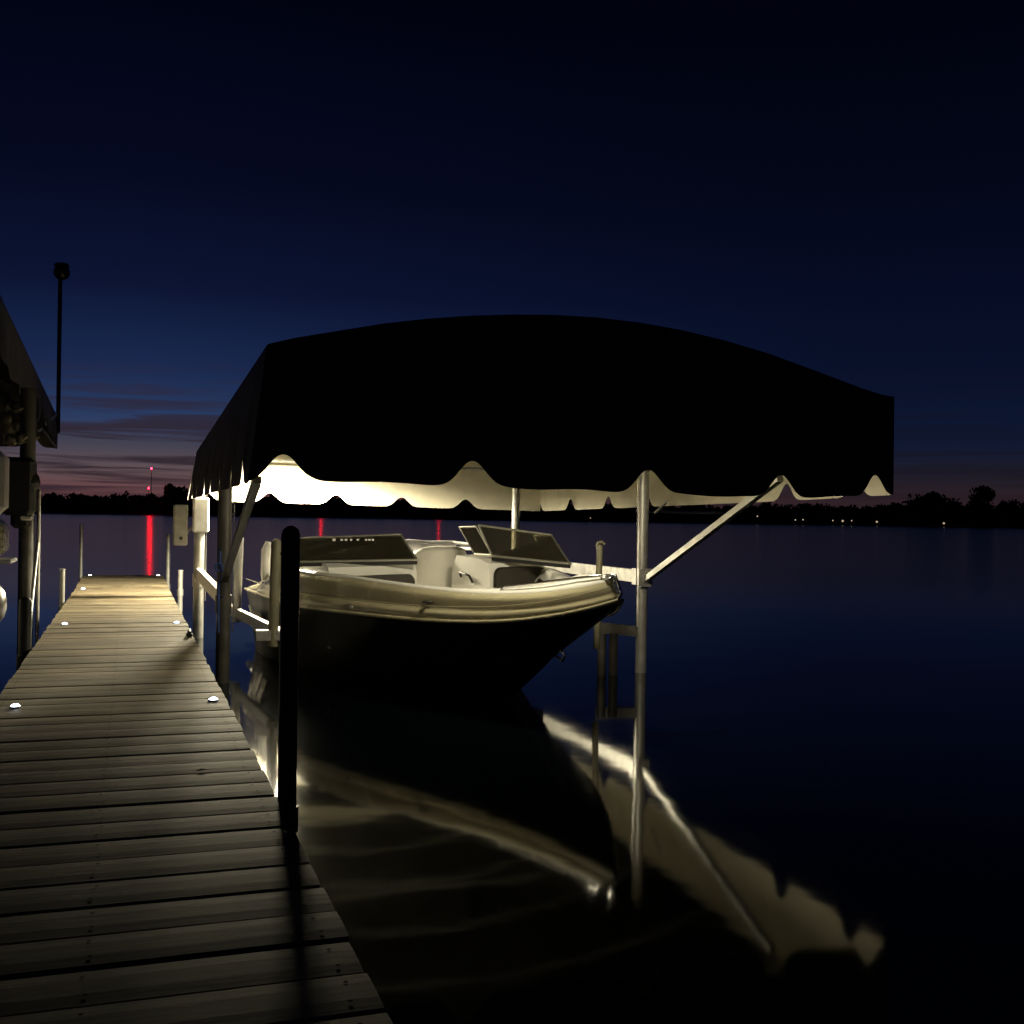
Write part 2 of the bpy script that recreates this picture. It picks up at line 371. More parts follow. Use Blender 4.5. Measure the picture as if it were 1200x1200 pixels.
for i, (lx, ly, r, lab) in enumerate(((887.5, 605, .55, 'dim shore lamp nearest the canopy on the far right shore'), (932, 609.3, .5, 'shore lamp, left one of the close pair'), (941, 609, .5, 'shore lamp, right one of the close pair'),
        (976, 610, .5, 'faint shore lamp at the left end of the row of lights'), (987.5, 610.5, .8, 'brightest shore lamp in the middle of the row of lights'), (998, 610.2, .5, 'faint shore lamp at the right end of the row of lights'),
        (1027.5, 611.5, .75, 'white shore lamp below the right end of the canopy'), (1106, 613.2, .75, 'shore lamp farthest right below the tall round tree'), (692, 607.0, .4, 'faint shore lamp seen under the canopy left of the lift post'))):
    top = on_d(lx, ly, SD-6); top.z = max(top.z, 1.2); p = Vector((top.x, top.y, 0)); t = thing('shore_lamp', p, lab, 'lamp', 'lamps along the far shore')
    m1 = MB(); m1.tube([p, top], .1, 6); part(m1, 'pole', ALUD, t)
    m2 = MB(); m2.ball(top, r, n=8); part(m2, 'lamp_head', WARM, t)

# ------------------------------------------------------------------ dock
DZ = .50; L0, L1 = -.655, .505
y_joint = on_z(328, 931, DZ).y; y_far = on_z(193, 675, DZ).y; y_step = on_z(200, 688, DZ).y
PITCH = .2021
dock = thing('dock', (0, 0, 0), 'long narrow wooden dock running away from the camera', 'dock')
def section(ya, yb, z, name):
    mb = MB(); n = max(1, round((yb-ya)/PITCH)); p = (yb-ya)/n; last = None
    for k in range(n):
        y0 = ya+k*p; gap = .005 + .004*random.random() + (.006 if random.random() < .12 else 0)
        dz = random.uniform(-.003, .003); e0 = L0+random.uniform(-.006, .004); e1 = L1+random.uniform(-.003, .006)
        th_ = random.uniform(-.004, .004)
        b0 = len(mb.v); w_ = p-gap; c = Vector(((e0+e1)/2, y0+p/2, z-.019+dz))
        # slightly crowned board, eased edges, tiny skew
        rows = [(-.5, -.012), (-.47, -.002), (-.2, .001), (.2, .001), (.47, -.002), (.5, -.012)]
        top = []
        for f_, zz in rows:
            top.append([Vector((e0, c.y+f_*w_-th_, z+dz+zz)), Vector((-.02, c.y+f_*w_, z+dz+zz)), Vector((e1, c.y+f_*w_+th_, z+dz+zz))])
        vs = [q for r in top for q in r]; m_ = 3; fs = []
        for i in range(len(rows)-1):
            for j in range(2): fs.append((i*3+j, i*3+j+1, (i+1)*3+j+1, (i+1)*3+j))
        lo = len(vs)
        per = [0, 1, 2] + [3*i+2 for i in range(1, 6)] + [3*5+1, 3*5] + [3*i for i in range(4, 0, -1)]
        for i in per: q = vs[i].copy(); q.z = z-.038+dz; vs.append(q)
        L_ = len(per)
        for i in range(L_): fs.append((per[(i+1) % L_], per[i], lo+i, lo+(i+1) % L_))
        fs.append(tuple(lo+i for i in range(L_-1, -1, -1)))
        mb.add(vs, fs)
        for xs_ in (e0+.05, -.075, L1-.06):
            for f_ in (-.25, .25):
                q = Vector((xs_+random.uniform(-.008, .008), y0+p/2+f_*w_, z+dz+.0015)); mb.add([q+Vector((math.cos(t)*.006, math.sin(t)*.006, .001)) for t in [i*math.pi/3 for i in range(6)]], [tuple(range(6))], 1)
    return part(mb, name, [DECK, SCREW], dock)
section(-1.2, y_joint-.012, DZ, 'deck_section')
ym = y_joint+.5*(y_step-y_joint)
section(y_joint+.012, y_step-.02, DZ, 'deck_section')
section(y_step+.02, y_far, DZ+.02, 'deck_section')
mb = MB()
for l in (L0+.03, L1-.03):
    mb.beam((l, -1.2, DZ-.12), (l, y_far-.02, DZ-.12), .045, .15)
for k in range(9): mb.beam((L0+.03, .2+k*2.1, DZ-.13), (L1-.03, .2+k*2.1, DZ-.13), .04, .11)
part(mb, 'stringer_frame', ALUD, dock)
# dock posts: (pixel x of axis, top y, lateral, radius, material)
def dock_post(x, ytop, l, r, m, lab=None, dome=False):
    q = on_l(x, ytop, l); mb = MB()
    mb.tube([(q.x, q.y, -1.2), (q.x, q.y, q.z-r*(.9 if dome else 0))], r, 18, dome=dome)
    if dome: mb.tube([(q.x, q.y, q.z-r-.07), (q.x, q.y, q.z-r-.06)], r*1.08, 18)
    if not dome: mb.tube([(q.x, q.y, q.z-.002), (q.x, q.y, q.z+.012)], r*1.12, 14)
    mb.tube([(q.x, q.y, DZ-.14), (q.x, q.y, DZ-.05)], r*1.25, 12)
    o = part(mb, 'post', m, dock)
    if lab: o['label'] = lab
    return q
dock_post(341, 617, L1+.045, .034, PILE, 'thick black post with a rounded cap', True)
dock_post(197.5, 627, L1+.04, .030, ALU)
dock_post(211.5, 669, L1+.17, .035, ALU)
dock_post(95.5, 616, L0-.03, .026, ALU)
dock_post(73, 668, L0-.05, .030, ALU)
dock_post(30, 700, L0-.055, .045, PILE, 'black post with a rounded cap', True)
# slanted pipe leaning at left
a_ = on_l(44, 637, L0-.14); b_ = on_l(33, 745, L0-.10)
mb = MB(); mb.tube([b_+(b_-a_)*1.2, b_, a_], .016, 10); part(mb, 'leaning_pipe', ALU, dock)
for (x, y) in ((250, 821), (18, 829), (207, 730.5), (76, 732), (97.5, 690.5), (105.5, 674.8), (185.5, 674.8)):
    q = on_z(x, y, DZ + (.02 if y < 680 else 0)); 
    if y < 680: q.y = min(q.y, y_far-.05)
    m1 = MB(); m1.tube([(q.x, q.y, q.z-.01), (q.x, q.y, q.z+.008)], [.030, .026], 18); dl = part(m1, 'deck_light', ALU, dock)
    m2 = MB(); m2.tube([(q.x, q.y, q.z+.0085), (q.x, q.y, q.z+.016)], [.022, .013], 14); part(m2, 'lens', LED, dl, dock)
q = on_z(222, 746, DZ); m1 = MB()
m1.bbox(q+Vector((0, 0, .015)), (.05, .09, .03), .008)
m1.tube([q+Vector((-.01, -.11, .05)), q+Vector((0, -.04, .042)), q+Vector((0, .04, .042)), q+Vector((.01, .11, .05))], [.008, .016, .016, .008], 10)
m1.tube([q+Vector((0, -.03, .0)), q+Vector((0, -.03, .045))], .012, 8); m1.tube([q+Vector((0, .03, 0)), q+Vector((0, .03, .045))], .012, 8)
part(m1, 'cleat', BLACK, dock)
q = on_z(237, 903, DZ+.004); m1 = MB()
m1.add([q+Vector((-.028, 0, 0)), q+Vector((-.005, .012, .006)), q+Vector((.03, .004, .002)), q+Vector((.002, -.012, .007))], [(0, 3, 2, 1)])
m1.add([q+Vector((.03, .004, .002)), q+Vector((.045, .006, .004)), q+Vector((.03, .006, .003))], [(0, 1, 2)])
o = solo(m1, 'leaf', mat('dead leaf', (.06, .04, .02), .8), q, label='small dry leaf lying on the dock boards', cat='leaf')

# ------------------------------------------------------------------ boat lift with its canopy
AN = 7.15                                        # near end of canopy
TOPPX = [(313, 404), (316, 402.5), (345, 396), (400, 387), (450, 379), (500, 373.5), (550, 370), (600, 368.5), (650, 369), (700, 372), (750, 378), (800, 387), (850, 399), (900, 414), (960, 436), (1010, 455), (1035, 463), (1048, 465)]
HEMPX = [(290, 566), (365, 562.5), (440, 566), (515, 568), (594, 571.6), (690, 575), (787, 579), (880, 582.5), (960, 583), (1045, 580)]
top_c = [on_a(x, y, AN) for x, y in TOPPX]; hem_c = [on_a(x, y, AN) for x, y in HEMPX]
def interp(c, l):
    if l <= c[0].x: return c[0].z
    for p, q in zip(c, c[1:]):
        if l <= q.x: return p.z+(q.z-p.z)*(l-p.x)/(q.x-p.x)
    return c[-1].z
LT, RT = top_c[0].x, top_c[-1].x; LH, RH = hem_c[0].x, hem_c[-1].x
fl = on_a(214, 586, 14.9); fr_ = on_a(571, 598, 14.9)
AF = 14.9
def notch(s, amp=.165, w=.125): return amp*math.exp(-abs(s/w)**2.1)
near_w = [.125, .125, .125, .11, .085]
near_n = [on_a(x, 560, AN).x for x in (331, 553, 758, 914, 1024)]
far_n = [on_a(x, 595, AF).x for x in (239, 316, 394, 471, 546)]
lift = thing('boat_lift', (1.0, 9.0, 0), 'aluminium boat lift under a long dark canopy lit from inside', 'boat lift')
NC = 260; NR = 12
def rip(x, y, z, a): return a*noise.noise(Vector((x*1.7, y*1.7, z*1.1)))
def hem_near(l): return interp(hem_c, l)
def top_far(t): return interp(top_c, LT+(RT-LT)*t)-.27
HFL, HFR = fl.z, fr_.z
cover = MB(); g = []
NA = 30
for i in range(NA+1):
    s = i/NA; row = []
    for j in range(81):
        t = j/80; l = LT+(RT-LT)*t
        zn = interp(top_c, l); zf = top_far(t); z = zn+(zf-zn)*s
        sag = -.015*abs(math.sin(s*math.pi*7))*math.sin(math.pi*t)
        row.append(Vector((l+.0*s, AN+(AF-AN)*s, z + sag*(1 if 0 < i < NA else 0))))
    g.append(row)
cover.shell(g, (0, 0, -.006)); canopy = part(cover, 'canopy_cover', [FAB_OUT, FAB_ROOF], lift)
def panel(colfn, n, off, flip=False):
    g = [[None]*(n+1) for _ in range(NR+1)]
    for j in range(n+1):
        a, b = colfn(j/n)
        for i in range(NR+1):
            s = i/NR; p = a.lerp(b, s); k = (math.sin(math.pi*min(s*1.2, 1))*.5+.5*s)*min(1, 10*(j/n), 10*(1-j/n))
            p = p + Vector(off).normalized()*(-rip(p.x, p.y, p.z*.6, .030)*k*(1 if i else 0))
            g[i][j] = p
    if flip: g = [r[::-1] for r in g]
    return g
def near_col(t):
    l0 = LT+(RT-LT)*t; l1 = LH+(RH-LH)*t; z = hem_near(l1)+sum(notch(l1-c, .165, w_) for c, w_ in zip(near_n, near_w))
    z += .006*math.sin(l1*9)
    return Vector((l0, AN, interp(top_c, l0))), Vector((l1, AN-.02, z))
mb = MB(); mb.shell(panel(near_col, 420, (0, .006, 0)), (0, .006, 0)); part(mb, 'end_valance', [FAB_OUT, FAB_IN], canopy, lift)
def far_col(t):
    l0 = LT+(RT-LT)*t; l1 = LH+(RH-LH)*t; z = HFL+(HFR-HFL)*t+sum(notch(l1-c, .13, .12) for c in far_n)
    return Vector((l0, AF, top_far(t))), Vector((l1, AF+.02, z))
mb = MB(); mb.shell(panel(far_col, 300, (0, -.006, 0), True), (0, -.006, 0)); part(mb, 'end_valance', [FAB_OUT, FAB_IN], canopy, lift)
zL0 = top_c[0].z; zR0 = top_c[-1].z
ln = [7.55, 8.55, 9.6, 10.65, 11.7, 12.75, 13.8]
rn = [on_l(x, 590, RH).y for x in (713, 669, 632, 601, 573)] + [on_l(757, 590, RH).y, 8.6, 7.6]
def left_col(t):
    a = AN+(AF-AN)*t; z = hem_c[0].z+(HFL-hem_c[0].z)*t + sum(notch(a-c, .19, .11) for c in ln)
    sw = .04*math.sin(a*6)*.5*min(1, t*8)
    return Vector((LT, a, zL0-.27*t)), Vector((LH+sw*.5, a, z))
def right_col(t):
    a = AN+(AF-AN)*t; z = hem_c[-1].z+(HFR-hem_c[-1].z)*t**.8 + sum(notch(a-c, .15, .11) for c in rn)
    return Vector((RT, a, zR0-.27*t)), Vector((RH, a, z))
mb = MB(); mb.shell(panel(left_col, 360, (.006, 0, 0), True), (.006, 0, 0)); part(mb, 'side_valance', [FAB_OUT, FAB_IN], canopy, lift)
mb = MB(); mb.shell(panel(right_col, 360, (-.006, 0, 0)), (-.006, 0, 0)); part(mb, 'side_valance', [FAB_OUT, FAB_IN], canopy, lift)
# canopy frame: eave tubes and bows
for xe, ze in ((LT+.05, zL0), (RT-.05, zR0)):
    mb = MB(); mb.tube([(xe, AN+.05, ze-.06), (xe, AF-.05, ze-.33)], .022); part(mb, 'eave_rail', ALU, lift)
for s in (.02, .17, .33, .5, .66, .83, .98):
    a = AN+(AF-AN)*s; mb = MB()
    mb.tube([(LT+.05+(RT-LT-.1)*t/20, a, interp(top_c, LT+(RT-LT)*t/20)-.27*s-.055) for t in range(21)], .018, 8)
    part(mb, 'canopy_bow', ALU, lift)
for s in (.02, .5, .98):
    mb = MB(); a = AN+(AF-AN)*s; mb.tube([(LT+.05, a, zL0-.1-.27*s), (RT-.05, a, zR0-.1-.27*s+.05)], .02, 8)
    part(mb, 'cross_tie', ALU, lift)
# posts
PZR = 9.93
pnr = on_a(752, 676, PZR); pnr = Vector((4.79, 9.93, 0)); pfr = Vector((4.79, 13.74, 0))
u_, v_ = uv(604, 640); # far right post on its line of sight at the far position
pfr = on_a(604, 640, 13.7); pfr.z = 0
pfl = on_l(233, 672, .80); pnl = on_l(262, 703, .80); ZRL = (pfl.z+pnl.z)/2; zfl, znl = pfl.z, pnl.z; pfl.z = pnl.z = 0
def post(p, top, r, lab=None, m=ALU, nm='post'):
    mb = MB(); mb.tube([(p.x, p.y, -1.3), (p.x, p.y, top)], r, 24)
    zr_ = .94 if p.x > 2 else .70
    mb.tube([(p.x, p.y, zr_-.08), (p.x, p.y, zr_+.08)], r*1.16, 24)
    o = part(mb, nm, m, lift)
    if lab: o['label'] = lab
post(pnr, 2.25, .056); post(pfr, 2.2, .056); post(pfl, 1.9, .062); post(pnl, 1.95, .062, 'dark post', ALUD)
# upper slider tubes up to the eave
for p, z1 in ((pfl, 2.2), (pnl, 2.15)):
    mb = MB(); mb.tube([(p.x, p.y, 1.5), (p.x+.02, p.y, z1)], .03, 12); part(mb, 'post_riser', ALUD if p is pnl else ALU, lift)
mb = MB(); mb.beam((4.79, pnr.y, .945), (pfr.x, pfr.y, .945), .055, .125)
mb.box((4.79, pnr.y-.0, .945), (.15, .16, .16)); part(mb, 'side_rail', ALU, lift)
mb = MB(); mb.beam((pnl.x, pnl.y, znl), (pfl.x, pfl.y, zfl), .06, .13); part(mb, 'side_rail', ALU, lift)
# cradle
b0 = on_z(268, 713, .43); b1 = on_z(330, 744, .43)
mb = MB(); mb.beam(b0, b1, .055, .10); mb.beam(b1+Vector((-.22, .02, -.0)), b1+Vector((.04, 0, 0)), .10, .09); part(mb, 'cradle_beam', ALU, lift)
c0 = on_z(700, 735, .43); c1 = on_z(753, 737, .43)
mb = MB(); mb.beam((c0.x, c0.y, .43), (pnr.x, pnr.y, .40), .09, .10)
part(mb, 'cradle_beam', ALUD, lift)
for xx in (705.5, 719):
    q = on_z(xx, 740, .42); mb = MB(); mb.tube([(q.x, q.y, -.8), (q.x, q.y, .40)], .045, 14); part(mb, 'cradle_leg', ALUD, lift)
def guide(x, ytop, base, r, m, lab, hook=False):
    mb = MB(); q = on_a(x, ytop, base.y)
    pts = [(q.x-.02, base.y, base.z-.1), (q.x, base.y, q.z-r)]
    mb.tube(pts, r, 18, dome=True)
    if hook:
        mb.tube([(q.x-.03, base.y, q.z-.02), (q.x-.02, base.y, q.z+.015), (q.x+.02, base.y, q.z+.02), (q.x+.045, base.y, q.z)], .014, 8)
    o = part(mb, 'guide_post', m, lift); o['label'] = lab
guide(280.5, 627.5, on_z(279, 718, .43), .047, PVC, 'white guide post with rounded top')
guide(324, 631.5, b1, .046, PVCO, 'olive guide post')
guide(703, 638, Vector((4.0, 9.25, .43)), .03, PVCO, 'short guide post with a hooked top', True)
# braces to the canopy overhang
mb = MB(); A = Vector((4.79, 9.9, .90)); B = on_a(914, 560, 7.55); mb.beam(A+(B-A)*.01, B, .055, .055); mb.box(A, (.11, .12, .10)); part(mb, 'brace', ALU, lift)
mb = MB(); A = Vector((pnl.x, pnl.y-.05, .92)); B = on_a(290, 562, AN+.08); B.x += .06; mb.beam(A, B, .055, .05); part(mb, 'brace', ALUD, lift)
for (px, py, zt) in ((pnr.x-.075, pnr.y-.03, 2.2), (pfl.x+.08, pfl.y-.03, 1.9), (pnl.x+.08, pnl.y-.03, 1.9)):
    mb = MB(); mb.tube([(px, py, .45), (px, py, zt)], .006, 6); part(mb, 'lift_cable', CHROME, lift)
for (px, py, pz) in ((4.79, pnr.y-.09, .98), (4.79, pnr.y-.09, .91), (pnl.x-.02, pnl.y-.066, znl+.03), (pfl.x-.02, pfl.y-.066, zfl+.03)):
    mb = MB(); mb.tube([(px, py+.02, pz), (px, py-.012, pz)], .013, 6); part(mb, 'bolt', CHROME, lift)
# hanging strut seen at right below the valance
mb = MB(); mb.tube([on_a(745, 599, 14.6), on_a(858, 601.5, 14.6)], .022, 8); part(mb, 'cross_tie', ALU, lift); mb = MB()
mb.tube([on_a(768, 601, 9.95), on_a(781, 588, 9.6)], .014, 8); part(mb, 'cross_tie', ALU, lift)
# control boxes
q = on_a(235.5, 603.5, pfl.y-.06); mb = MB(); mb.bbox(q, (.19, .12, .42), .018); mb.tube([q+Vector((0, -.05, .0)), q+Vector((0, -.062, 0))], .03, 12)
cb = part(mb, 'winch_cover', BOXW, lift)
q2 = on_a(211.5, 615, pfl.y+.05); mb = MB(); mb.bbox(q2, (.17, .11, .50), .016); mb.beam(q2+Vector((.06, 0, -.12)), Vector((pfl.x, pfl.y, q2.z+.08)), .02, .03)
bx2 = part(mb, 'power_box', mat('grey steel box', (.30, .29, .26), .6, noise_amt=.2, nscale=12), lift)
mb = MB(); mb.tube([q2+Vector((.005, -.062, -.16)), q2+Vector((.005, -.054, -.16))], .022, 12); part(mb, 'knob', BLACK, bx2, lift)
# blue cord hanging along the near left post
mb = MB(); s0 = on_a(258, 662, pnl.y-.06)
mb.tube([s0+Vector((.0, 0, .12)), s0, s0+Vector((.025, -.01, -.06)), s0+Vector((.01, 0, -.12)), s0+Vector((-.01, 0, -.2)), s0+Vector((-.005, 0, -.6))], .009, 8)
mb.tube([s0+Vector((.03*math.cos(k/2)-.01, -.02+.003*k, .035*math.sin(k/2)-.02)) for k in range(26)], .008, 7)
part(mb, 'cord', mat('blue cord', (.03, .08, .30), .7), lift)
# lamps under the canopy ridge
for i, (lx, la, pw, sz) in enumerate(((1.66, 13.9, 1700, .25), (2.9, 7.75, 160, .22))):
    zc = interp(top_c, lx)-.27*(la-AN)/(AF-AN)-.09
    zc = min(zc, 2.42 if la < 10 else 2.27)
    mb = MB(); mb.bbox((lx, la, zc), (.13, .55, .06), .01); mb.tube([(lx, la, zc+.03), (lx, la, zc+.2)], .012, 8); fx = part(mb, 'lift_light', BOXW, lift)
    mb = MB(); mb.box((lx, la, zc-.034), (.09, .5, .008)); part(mb, 'lens', LENS, fx, lift)
    Ld = bpy.data.lights.new('lift lamp', 'SPOT'); Ld.energy = pw; Ld.color = (1, .89, .62); Ld.spot_size = math.radians(168); Ld.spot_blend = .12; Ld.shadow_soft_size = sz
    Lo = bpy.data.objects.new('lift_lamp', Ld); COL.objects.link(Lo); Lo.location = (lx, la, zc-.11)

# ------------------------------------------------------------------ boat
K = 1.10; BY = 6.357
YAW = .138; CY, SY = math.cos(YAW), math.sin(YAW)
def bp(x, y, z):
    """x to port, y aft of the stem head, z above the water before the lift's scale"""
    p = Vector((2.915 - SY*y + CY*x, BY + CY*y + SY*x, z + .027*x)); return EYE + (p-EYE)*K
BO = bp(0, 0, 0); BO.z = 0
boat = thing('motorboat', BO, 'white open bow motorboat with black hull resting on the lit lift', 'boat')
def bpart(mb, name, m, parent=None, lab=None):
    o = part(mb, name, m, parent or boat, boat)
    if lab: o['label'] = lab
    return o
LEN = 5.35; NB = 40
def cont(A, L, y0, n=1.5, Aend=None):
    Aend = Aend or A; out = []
    for i in range(NB+1):
        y = y0+(LEN-y0)*(i/NB)**1.5; t = min((y-y0)/L, 1); e = max(0, (y-y0-L)/(LEN-y0-L))
        out.append((A*(1-(1-t)**n)-(A-Aend)*e**2, y))
    return out
RUB = cont(1.15, 3.3, 0, Aend=1.06)
GUN = cont(1.07, 3.22, .08, Aend=.86)
INN = cont(.98, 2.85, .50, Aend=.76)
FLO = cont(.80, 3.2, 1.35, Aend=.72)
CHN = cont(1.00, 3.7, .90, n=1.6, Aend=.92)
def zrub(y): return .777+.221*max(0, 1-y/2.0)**3.27
def zgun(y): return zrub(y)+.13+.045*min(y, 2.5)-.16*max(0, (y-3.9)/1.45)**1.6
def zch(y): return .08+.42*max(0, 1-(y-.90)/3.0)**1.5
def zkeel(y):
    v = .5-.60*(y-.90); return -.30+math.log(1+math.exp((v+.30)*7))/7 - (math.log(1+math.exp(.8*7))/7-.8)*max(0, 1-(y-.9)/1.0)
def both(f):
    for sgn in (-1, 1): f(sgn)
def side_mesh(rows, name, m, nearflip=True):
    mb = MB()
    for sgn in (-1, 1):
        g = [[bp(sgn*x, y, z) for (x, y, z) in r] for r in rows]
        mb.grid(g, 0, True, flip=(sgn > 0) == nearflip)
    return mb
rows = []
rows.append([(0, c[1], zkeel(c[1])) for c in CHN])
rows.append([(c[0]*.55, c[1], zkeel(c[1])+(zch(c[1])-zkeel(c[1]))*.5) for c in CHN])
rows.append([(c[0], c[1], zch(c[1])) for c in CHN])
rows.append([(c[0]+.03*min(1, c[0]*8), c[1]-.0, zch(c[1])+.015) for c in CHN])
for s in (.2, .4, .6, .8, 1):
    rr = []
    for c, r in zip(CHN, RUB):
        k = s
        rr.append(((c[0]+.03*min(1, c[0]*8))+(r[0]-c[0]-.03*min(1, c[0]*8))*(s**1.15), c[1]+(r[1]-c[1])*k, zch(c[1])+.015+(zrub(r[1])-zch(c[1])-.015)*s))
    rows.append(rr)
mb = side_mesh(rows, 'hull', HULLB)
# transom
tr = [r[-1] for r in rows]; vs = [bp(-x, y, z) for x, y, z in tr]+[bp(x, y, z) for x, y, z in tr[::-1]]; mb.add(vs, [tuple(range(len(vs)))])
hull = bpart(mb, 'hull', HULLB)
# gelcoat band from rub rail up to the gunwale, with a moulded crease
def lerp3(r, g_, s, off=0, zo=0):
    return [(r_[0]+(g0[0]-r_[0])*s+off*(min(r_[0]*3, 1)), r_[1]+(g0[1]-r_[1])*s-off*(1-min(r_[0], 1)), (zrub(r_[1])+(zgun(g0[1])-zrub(r_[1]))*s)+zo) for r_, g0 in zip(r, g_)]
brow = [lerp3(RUB, GUN, 0), lerp3(RUB, GUN, .06, .016), lerp3(RUB, GUN, .34, .018), lerp3(RUB, GUN, .42, -.006), lerp3(RUB, GUN, .5, -.004), lerp3(RUB, GUN, .82, .012), lerp3(RUB, GUN, .94, .006), lerp3(RUB, GUN, 1, -.012, .012)]
mb = side_mesh(brow, 'band', GELB)
tr = [r[-1] for r in brow]; vs = [bp(-x, y, z) for x, y, z in tr]+[bp(x, y, z) for x, y, z in tr[::-1]]; mb.add(vs, [tuple(range(len(vs)))])
bpart(mb, 'topside_band', GELB)
# deck cap and inner liner
gtop = [(x, y, z) for x, y, z in brow[-1]]
cap = [gtop, [(g0[0]*.97+i0[0]*.03, g0[1]*.97+i0[1]*.03, g0[2]+.012) for g0, i0 in zip(gtop, INN)],
       [(g0[0]*.5+i0[0]*.5, g0[1]*.5+i0[1]*.5, g0[2]+.024) for g0, i0 in zip(gtop, INN)],
       [(i0[0], i0[1], g0[2]+.016) for g0, i0 in zip(gtop, INN)], [(i0[0]-.015, i0[1]+.012, g0[2]-.02) for g0, i0 in zip(gtop, INN)],
       [(i0[0], i0[1], .52) for i0 in FLO]]
mb = side_mesh(cap, 'cap', GEL)
bpart(mb, 'deck_cap', GEL)
mb = MB(); inn = FLO
vs = [bp(-x, y, .52) for x, y in inn]+[bp(x, y, .52) for x, y in inn[::-1]]
mb.add(vs, [tuple(range(len(vs)-1, -1, -1))]); bpart(mb, 'floor', GEL)
# rub rail: black insert with steel bead
mb = MB()
for sgn in (-1, 1): mb.tube([bp(sgn*(r[0]+.012), r[1]-.006, zrub(r[1])-.002) for r in RUB], .016, 8)
bpart(mb, 'rub_rail', GELB)
mb = MB()
for sgn in (-1, 1):
    mb.tube([bp(sgn*(r[0]+.004), r[1]+.0, zrub(r[1])+.10) for r in RUB[2:]], .004, 6)
bpart(mb, 'moulding_bead', GELB)
# small fittings on the gunwale
def gx(y):
    for p, q in zip(GUN, GUN[1:]):
        if p[1] <= y <= q[1]: return p[0]+(q[0]-p[0])*(y-p[1])/(q[1]-p[1]+1e-9)
    return GUN[0][0] if y < GUN[0][1] else GUN[-1][0]
for sgn, yy in ((-1, 3.6), (-1, 3.1), (-1, 2.6), (-1, 2.1), (-1, 1.65), (-1, 1.2), (1, 1.0), (1, 1.5), (1, 2.0)):
    mb = MB(); zz = zgun(yy)+.0; xx = sgn*(gx(yy)-.03)
    mb.tube([bp(xx, yy, zz-.005), bp(xx, yy, zz+.014)], .011, 10); bpart(mb, 'snap_button', BLACK)
q = on_a(645, 696.5, 6.98*K); mb = MB()
mb.ball(q, .04, n=16); mb.tube([q+Vector((0, 0, -.07)), q], .022, 12); bpart(mb, 'bow_light', BLACK)
# oval vent on the band
def on_band(x, y):
    # nearest point of the starboard band surface to a line of sight
    best = None; r = ray(x, y).normalized()
    for row in (brow[2], brow[3], brow[4], brow[5]):
        for (a0, a1, a2) in row:
            for sg in (-1, 1):
                P = bp(sg*a0, a1, a2); d = (P-EYE); e = (d-r*d.dot(r)).length
                if best is None or e < best[0]: best = (e, P)
    P = best[1]; return EYE+r*((P-EYE).dot(r)-.012)
q = on_band(503, 705); mb = MB(); mb.ball(q, .06, 1, .5, .2, 16); mb2 = MB(); bpart(mb, 'oval_vent', VINB)
q = on_band(412, 716); q.z = .72; mb = MB(); mb.ball(q+Vector((0, 0, 0)), .018, n=12); bpart(mb, 'hull_glint', CHROME)  # chrome bead standing in for a round glint on the hull
q = on_band(713, 696); mb = MB(); mb.ball(q, .022, n=12); bpart(mb, 'bow_light_lens', CHROME)
# bow rail (port) and cleat
for sgn in (-1, 1):
    mb = MB(); pts = [(.10, -.02), (.14, .055), (.35, .075), (.65, .075), (.9, .06), (.98, -.02)]
    mb.tube([bp(sgn*max(gx(y)-.045, .02), y+.05, zgun(y)+dz) for y, dz in pts], .010, 8); bpart(mb, 'grab_rail', CHROME)
mb = MB(); mb.tube([bp(0, .02, 1.0), bp(0, -.02, 1.04), bp(0, .06, 1.15), bp(0, .18, 1.14)], .012, 8); mb.bbox(bp(0, .14, 1.125), (.06, .16, .03), .008); bpart(mb, 'bow_roller', CHROME)
# bow seats (U shape): seat cushions, back cushions
mb = MB(); mb.bbox(bp(0, 1.65, .62), (.62, .5, .12), .03); mb.bbox(bp(-.48, 2.35, .62), (.36, 1.0, .12), .03); mb.bbox(bp(.48, 2.35, .62), (.36, 1.0, .12), .03)
bpart(mb, 'bow_seat', VINW)
for sgn in (-1, 1):
    mb = MB(); g = []
    ii = [q for q in INN if 1.05 < q[1] < (2.6 if sgn > 0 else 2.9)]
    for x, y in ii: g.append([bp(sgn*(x-.05), y+.04, .60), bp(sgn*(x-.085), y+.05, .68), bp(sgn*(x-.08), y+.05, .88), bp(sgn*(x-.05), y+.03, zgun(y)-.05), bp(sgn*(x-.02), y+.0, zgun(y)-.055)])
    mb.grid(g, flip=sgn > 0); bpart(mb, 'bow_backrest', VINB)
